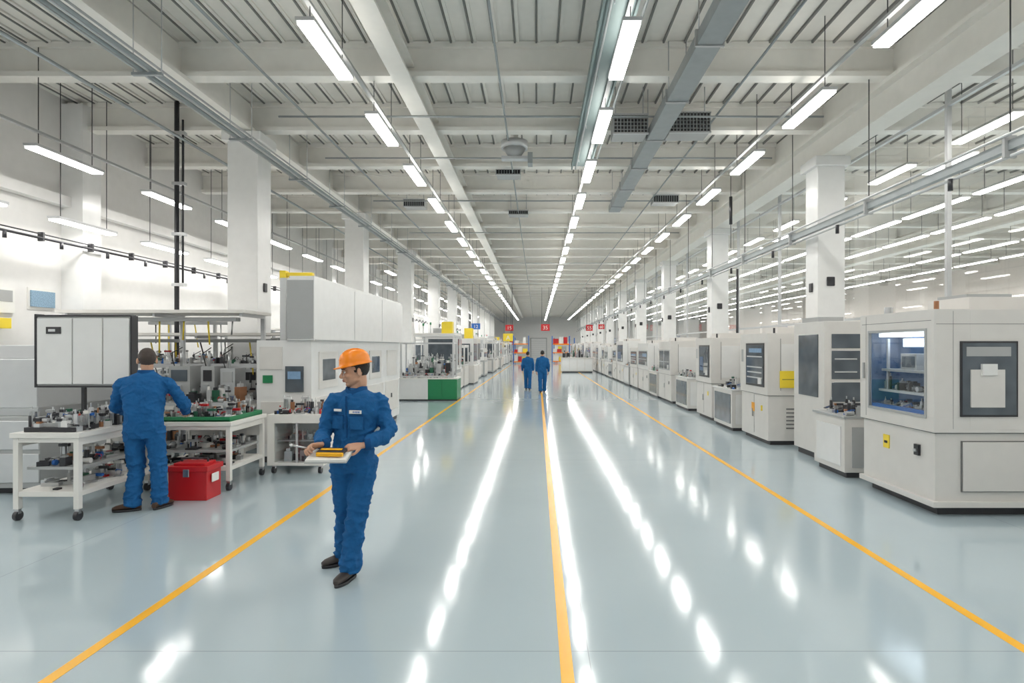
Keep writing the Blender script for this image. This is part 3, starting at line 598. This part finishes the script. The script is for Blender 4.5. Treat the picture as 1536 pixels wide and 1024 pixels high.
def person(name,base,torso,arms,legs,head,yaw,hyaw,hsc=1.0,hat=False,hair=HAIRB,shoe=SHOE,shoeyaw=(0,0),hands=None,detail=True,seed=1,htilt=0):
    e=empty(name,base); b=B()
    def ring(x,y,z,hw,hd,ya,n=28):
        c=math.cos(math.radians(ya)); s_=math.sin(math.radians(ya)); out=[]
        for i in range(n):
            t=2*PI*i/n; ct=math.cos(t); st=math.sin(t); u=hw*math.copysign(abs(ct)**.85,ct); v=hd*math.copysign(abs(st)**.85,st)
            out.append(Vector((x+c*u-s_*v,y+s_*u+c*v,z)))
        return out
    T=[]
    for i in range(len(torso)-1):
        p,q=torso[i],torso[i+1]
        for j in range(4):
            t=j/4; T.append(ring(*[p[k]*(1-t)+q[k]*t for k in range(6)]))
    T.append(ring(*torso[-1])); b.loft(T,CLOTH)
    J=[(Vector((torso[2][0],torso[2][1],torso[2][2])),.18)]
    for sd_,(sh,el,wr) in arms.items():
        sh,el,wr=Vector(sh),Vector(el),Vector(wr); ch=Vector((torso[-3][0],torso[-3][1],sh.z+.02))
        st=sh+(ch-sh)*.5; J+=[(el,.15),(sh,.12)]
        b.tube([st,sh,sh.lerp(el,.3),sh.lerp(el,.6),el,el.lerp(wr,.5),wr],[.062,.062,.064,.062,.058,.055,.045],CLOTH,n=18)
    for hp,kn,an in legs:
        hp,kn,an=Vector(hp),Vector(kn),Vector(an); J+=[(kn,.16),(an,.20),(hp,.14)]
        b.tube([hp+Vector((0,0,.06)),hp,hp.lerp(kn,.5),kn,kn.lerp(an,.45),an.lerp(kn,.1),an+Vector((0,0,-.025))],[.095,.105,.094,.080,.079,.078,.082],CLOTH,n=20)
    b.done('coverall',parent=e,voxel=.009 if detail else .02,smooth=4 if detail else 3,disp=folds(J,seed,.024 if detail else .016))
    for (hp,kn,an),sy in zip(legs,shoeyaw):
        sb=B(); an=Vector(an); R3=Matrix.Rotation(math.radians(sy),3,'Z')
        prof=((.085,.028,.05),(.065,.037,.075),(.02,.040,.085),(-.04,.043,.07),(-.10,.048,.058),(-.155,.043,.045),(-.185,.022,.03))
        rings=[]
        for py,hw,hh in prof:
            rings.append([Vector((an.x,an.y,0))+R3@Vector((hw*math.cos(t),py,max(.022,.022+hh*(.5+.5*math.sin(t))))) for t in [2*PI*i/14 for i in range(14)]])
        sb.loft(rings,shoe)
        so=[]
        for z,k in ((.0,1.0),(.024,1.03)):
            so.append([Vector((an.x,an.y,0))+R3@Vector((.046*k*math.cos(t)*(1 if math.sin(t)<0 else .85),-.05+.138*k*math.sin(t),z)) for t in [2*PI*i/20 for i in range(20)]])
        sb.loft(so,DARK)
        sb.done('shoe',parent=e)
    hc=Vector(head); R3=Matrix.Rotation(math.radians(hyaw),3,'Z')@Matrix.Rotation(math.radians(htilt),3,'X'); H=lambda x,y,z: hc+R3@(Vector((x,y,z))*hsc)
    h=B(); Rm=R3
    def E(c,r,m=SKIN,bb=None): return (bb or h).ell(H(*c),[q*hsc for q in r],m,R=Rm)
    E((0,.012,.022),(.075,.093,.093)); E((0,-.03,-.045),(.057,.058,.072)); E((0,-.062,-.098),(.025,.024,.02)); E((0,-.076,.024),(.05,.016,.012))
    E((.033,-.062,-.03),(.026,.024,.022)); E((-.033,-.062,-.03),(.026,.024,.022)); E((0,-.085,-.062),(.026,.014,.018))
    E((.0,-.01,-.07),(.06,.07,.035))
    h.tube([H(0,-.086,.012),H(0,-.100,-.012),H(0,-.112,-.032),H(0,-.098,-.040)],[.009*hsc,.010*hsc,.014*hsc,.011*hsc],SKIN,n=10)
    E((.013,-.096,-.037),(.009,.010,.008)); E((-.013,-.096,-.037),(.009,.010,.008))
    for s_ in (-1,1):
        h.ell(H(s_*.083,.012,-.012),[.010*hsc,.019*hsc,.032*hsc],SKIN,R=Rm@Matrix.Rotation(s_*.45,3,'Z'))
    nb=Vector(torso[-1][:3]); h.tube([H(0,.022,-.05),H(0,.020,-.11),(nb+Vector((0,0,.0))),nb+Vector((0,0,-.06))],[.056*hsc,.053*hsc,.056,.062],SKIN,n=16,sub=3)
    h.done('head',parent=e,voxel=.0045 if detail else .009,smooth=3 if detail else 2)
    f=B()
    for s_ in (-1,1):
        f.ell(H(s_*.030,-.084,.002),[.0135*hsc,.009*hsc,.008*hsc],EYEW,u=12,v=8,R=Rm); f.ell(H(s_*.031,-.0925,.002),[.0058*hsc,.003*hsc,.0058*hsc],HAIRB,u=10,v=6,R=Rm)
        f.tube([H(s_*.014,-.093,.020),H(s_*.030,-.092,.026),H(s_*.048,-.080,.020)],[.003,.0042,.002],HAIRB,n=6)
        f.tube([H(s_*.016,-.091,.008),H(s_*.030,-.0945,.011),H(s_*.045,-.083,.006)],[.002,.0025,.0015],hair,n=6)
    f.ell(H(0,-.098,-.060),[.022*hsc,.006*hsc,.005*hsc],LIPS,R=Rm); f.ell(H(0,-.096,-.069),[.018*hsc,.007*hsc,.006*hsc],LIPS,R=Rm)
    f.done('face_features',parent=e)
    hb=B(); vs=hb.ell((0,.014,.026),(.080,.101,.098),hair,u=36,v=24)
    for v in vs:
        c=v.co; hide=(c.y<-.045 and c.z<.068) or (c.z<-.02 and c.y<.03) or c.z<-.055 or (c.y<-.02 and c.z<.03)
        n=1+random.uniform(-.012,.02)
        v.co=Vector((0,.014,.026))+(c-Vector((0,.014,.026)))*(.84 if hide else n)
        v.co=hc+R3@(v.co*hsc)
    hb.done('hair',parent=e)
    if hat:
        g=B(); rings=[]; n=40
        def hr(a,bb,z,front=0):
            out=[]
            for i in range(n):
                t=2*PI*i/n; y=bb*math.sin(t); x=a*math.cos(t); fr=max(0,-math.sin(t))
                out.append(H(x,y+.008-front*fr**1.5,z-.012*fr*(1 if front else 0)))
            return out
        for a,bb,z,fr in ((.096,.112,.046,0),(.112,.128,.044,.034),(.114,.130,.049,.036),(.101,.117,.058,.004),(.100,.116,.075,0),(.096,.112,.10,0),(.085,.10,.128,0),(.062,.074,.150,0),(.030,.036,.162,0),(.006,.007,.165,0)): rings.append(hr(a,bb,z,fr))
        g.loft(rings,ORANGE)
        for dx in (-.028,0,.028):
            pts=[H(dx,.008+.118*math.cos(t)*.93,.062+.102*math.sin(t)) for t in [PI*(i+1)/12 for i in range(11)]]
            g.tube(pts,[.007]*11,ORANGE,n=8,sub=1)
        g.done('hard_hat',parent=e)
    c=B(); cx,cy,cz=torso[-2][0],torso[-2][1],torso[-1][2]
    rr=[]
    for rad,z in ((.090,-.05),(.074,.012),(.062,.016),(.064,-.03)):
        rr.append([Vector((cx,cy,cz+z))+Matrix.Rotation(math.radians(yaw),3,'Z')@Vector((rad*math.cos(t)*1.05,rad*math.sin(t)-(.012 if math.sin(t)<0 else 0),(-.03*max(0,-math.sin(t))**3))) for t in [2*PI*i/24 for i in range(24)]])
    c.loft(rr,CLOTHD,cap=False); c.done('collar',parent=e)
    if hands:
        for i,hd in enumerate(hands):
            hand('hand',e,**hd,voxel=.0035 if detail else .006)
            cu=B(); w=Vector(hd['wrist']); d=Vector(hd['xdir']).normalized(); cu.cyl(w-d*.06,w-d*.018,.047,CLOTHD,r1=.040,n=18); cu.done('cuff',parent=e)
    return e
ya=-18
tor=[(-.02,.0,.82,.135,.11,ya),(-.02,.0,.90,.178,.128,ya),(-.02,.0,.98,.172,.122,ya),(-.01,.0,1.07,.158,.115,ya),(.0,.0,1.18,.168,.122,ya),(.01,.0,1.29,.185,.130,ya),(.01,.0,1.37,.188,.118,ya),(.01,.005,1.43,.140,.092,ya),(.01,.01,1.475,.065,.062,ya)]
w=person('worker_with_hard_hat',(-1.44,4.75,0),tor,
 {'L':[(.185,.02,1.365),(.258,.0,1.12),(.13,-.19,1.06)],'R':[(-.168,-.03,1.365),(-.235,-.04,1.12),(-.175,-.26,1.07)]},
 [((-.095,.0,.86),(-.10,.07,.47),(-.165,.24,.085)),((.07,.0,.86),(.03,-.07,.46),(-.015,-.10,.085))],
 (.0,-.01,1.615),ya,-62,hsc=1.03,hat=True,shoeyaw=(-50,-15),htilt=9,
 hands=[dict(wrist=(.115,-.215,1.055),xdir=(-.95,-.45,-.08),back=(.1,-.5,.9),mirror=False,curl=(30,40,25)),
        dict(wrist=(-.178,-.285,1.07),xdir=(-.5,-.8,.02),back=(-.5,.2,.85),mirror=True,curl=(45,55,35),thumb=.008)])
b=B()
b.box(-.24,.06,-.44,-.22,.985,.993,MGREY,rz=.05,rx=.22); b.box(-.235,.055,-.435,-.225,.993,1.010,PAPER,rz=.04,rx=.22)
b.done('clipboard_papers',parent=w,bevel=.002)
b=B(); b.box(-.17,.03,-.38,-.29,1.02,1.045,DARK,rz=-.08,rx=.2); b.box(-.17,.03,-.40,-.375,1.005,1.030,YEL,rz=-.08,rx=.2); b.box(-.15,.01,-.36,-.33,1.045,1.052,YEL,rz=-.08,rx=.2); b.done('handheld_scanner',parent=w,bevel=.004)
b=B(); b.cyl((-.33,-.42,1.09),(-.22,-.36,1.055),.007,STEEL); b.ell((-.335,-.42,1.09),(.014,.014,.012),STEEL); b.done('probe_tool',parent=w)
Rz=Matrix.Rotation(math.radians(ya),3,'Z')
def chest(bb,u,z,w_,h_,m,dep,t=.004):
    c=Vector((.01,0,z))+Rz@Vector((u,-dep,0)); bb.box(c.x-w_/2,c.x+w_/2,c.y-t,c.y+t,z-h_/2,z+h_/2,m,rz=math.radians(ya)+u*1.2)
b=B(); chest(b,.085,1.27,.115,.012,CLOTHD,.130); chest(b,-.085,1.27,.115,.012,CLOTHD,.130); chest(b,.085,1.215,.105,.10,CLOTH,.125,.006); chest(b,-.085,1.215,.105,.10,CLOTH,.125,.006)
for z in [1.12+.04*i for i in range(8)]: chest(b,0,z,.012,.042,CLOTHD,.137 if z>1.2 else .128,.004)
chest(b,.08,1.30,.10,.026,PAPER,.134); chest(b,-.08,1.31,.07,.018,PAPER,.132)
for u in range(5): chest(b,.05+u*.016,1.30,.008,.014,BLUEP,.1375,.002)
b.done('pockets_and_badge',parent=w)
yb_=205
tor=[(.0,.0,.80,.15,.125,yb_),(.0,.0,.90,.195,.150,yb_),(.0,.0,1.0,.190,.150,yb_),(-.0,.0,1.1,.190,.15,yb_),(-.005,.01,1.22,.205,.150,yb_),(-.01,.02,1.33,.222,.150,yb_),(-.01,.03,1.42,.205,.130,yb_),(-.005,.04,1.485,.14,.10,yb_),(.0,.05,1.53,.07,.068,yb_)]
person('worker_at_bench',(-4.34,6.62,0),tor,
 {'L':[(-.205,-.05,1.40),(-.33,.02,1.14),(-.36,.27,1.05)],'R':[(.205,.10,1.40),(.31,.22,1.16),(.20,.45,1.04)]},
 [((-.10,-.01,.86),(-.10,.02,.47),(-.11,-.03,.085)),((.10,.03,.86),(.12,.06,.47),(.13,.07,.085))],
 (-.005,.06,1.655),yb_,215,hsc=1.08,hair=HAIRG,shoe=SHOEB,shoeyaw=(-70,170),seed=4,
 hands=[dict(wrist=(-.36,.29,1.045),xdir=(-.25,.9,-.25),back=(-.3,0,1),mirror=True,curl=(25,35,20)),
        dict(wrist=(.19,.47,1.035),xdir=(-.5,.8,-.2),back=(.2,0,1),mirror=False,curl=(25,35,20))])
def walker(x,y,ph,k,seed):
    tor=[(0,0,.82,.14,.11,180),(0,0,.90,.18,.13,180),(0,0,1.05,.165,.12,180),(0,0,1.2,.18,.125,180),(0,0,1.34,.20,.13,180),(0,0,1.42,.17,.11,180),(0,0,1.48,.06,.06,180)]
    e=person('walking_worker',(x,y,0),tor,
    {'L':[(-.19,0,1.37),(-.25,-.05*ph,1.1),(-.25,.10+.06*ph,.86)],'R':[(.19,0,1.37),(.25,.05*ph,1.1),(.25,.10-.06*ph,.86)]},
    [((-.09,0,.86),(-.09,.08*ph,.47),(-.08,.14*ph,.085)),((.09,0,.86),(.09,-.05*ph,.47),(.08,-.16*ph,.085))],
    (0,.02,1.61),180,180,hsc=1.0,shoeyaw=(180,180),detail=False,seed=seed,
    hands=[dict(wrist=(-.25,.11+.06*ph,.85),xdir=(0,.15,-1),back=(-1,0,0),mirror=False),dict(wrist=(.25,.11-.06*ph,.85),xdir=(0,.15,-1),back=(1,0,0),mirror=True)])
    e.scale=(k,k,k)
walker(-.40,25.2,1,.93,1); walker(.20,23.6,-1,.96,2)
# ------------------------------------------------------------------ world, camera
wd=bpy.data.worlds.new('World'); S.world=wd; wd.use_nodes=True; wd.node_tree.nodes['Background'].inputs[0].default_value=(.9,.95,1,1); wd.node_tree.nodes['Background'].inputs[1].default_value=.5
cam=bpy.data.cameras.new('Camera'); co=bpy.data.objects.new('Camera',cam); COL.objects.link(co)
co.location=(0,0,1.8); co.rotation_euler=(PI/2,0,0); cam.sensor_width=36; cam.clip_end=300; cam.clip_start=.05
cx,cy,kz=ZOOM if ZOOM else (768,512,1)
cam.lens=900/1536*36*kz; cam.shift_x=(cx-806)*kz/1536; cam.shift_y=-(cy-520)*kz/1536
S.camera=co
try: S.view_settings.view_transform='Standard'
except Exception: pass
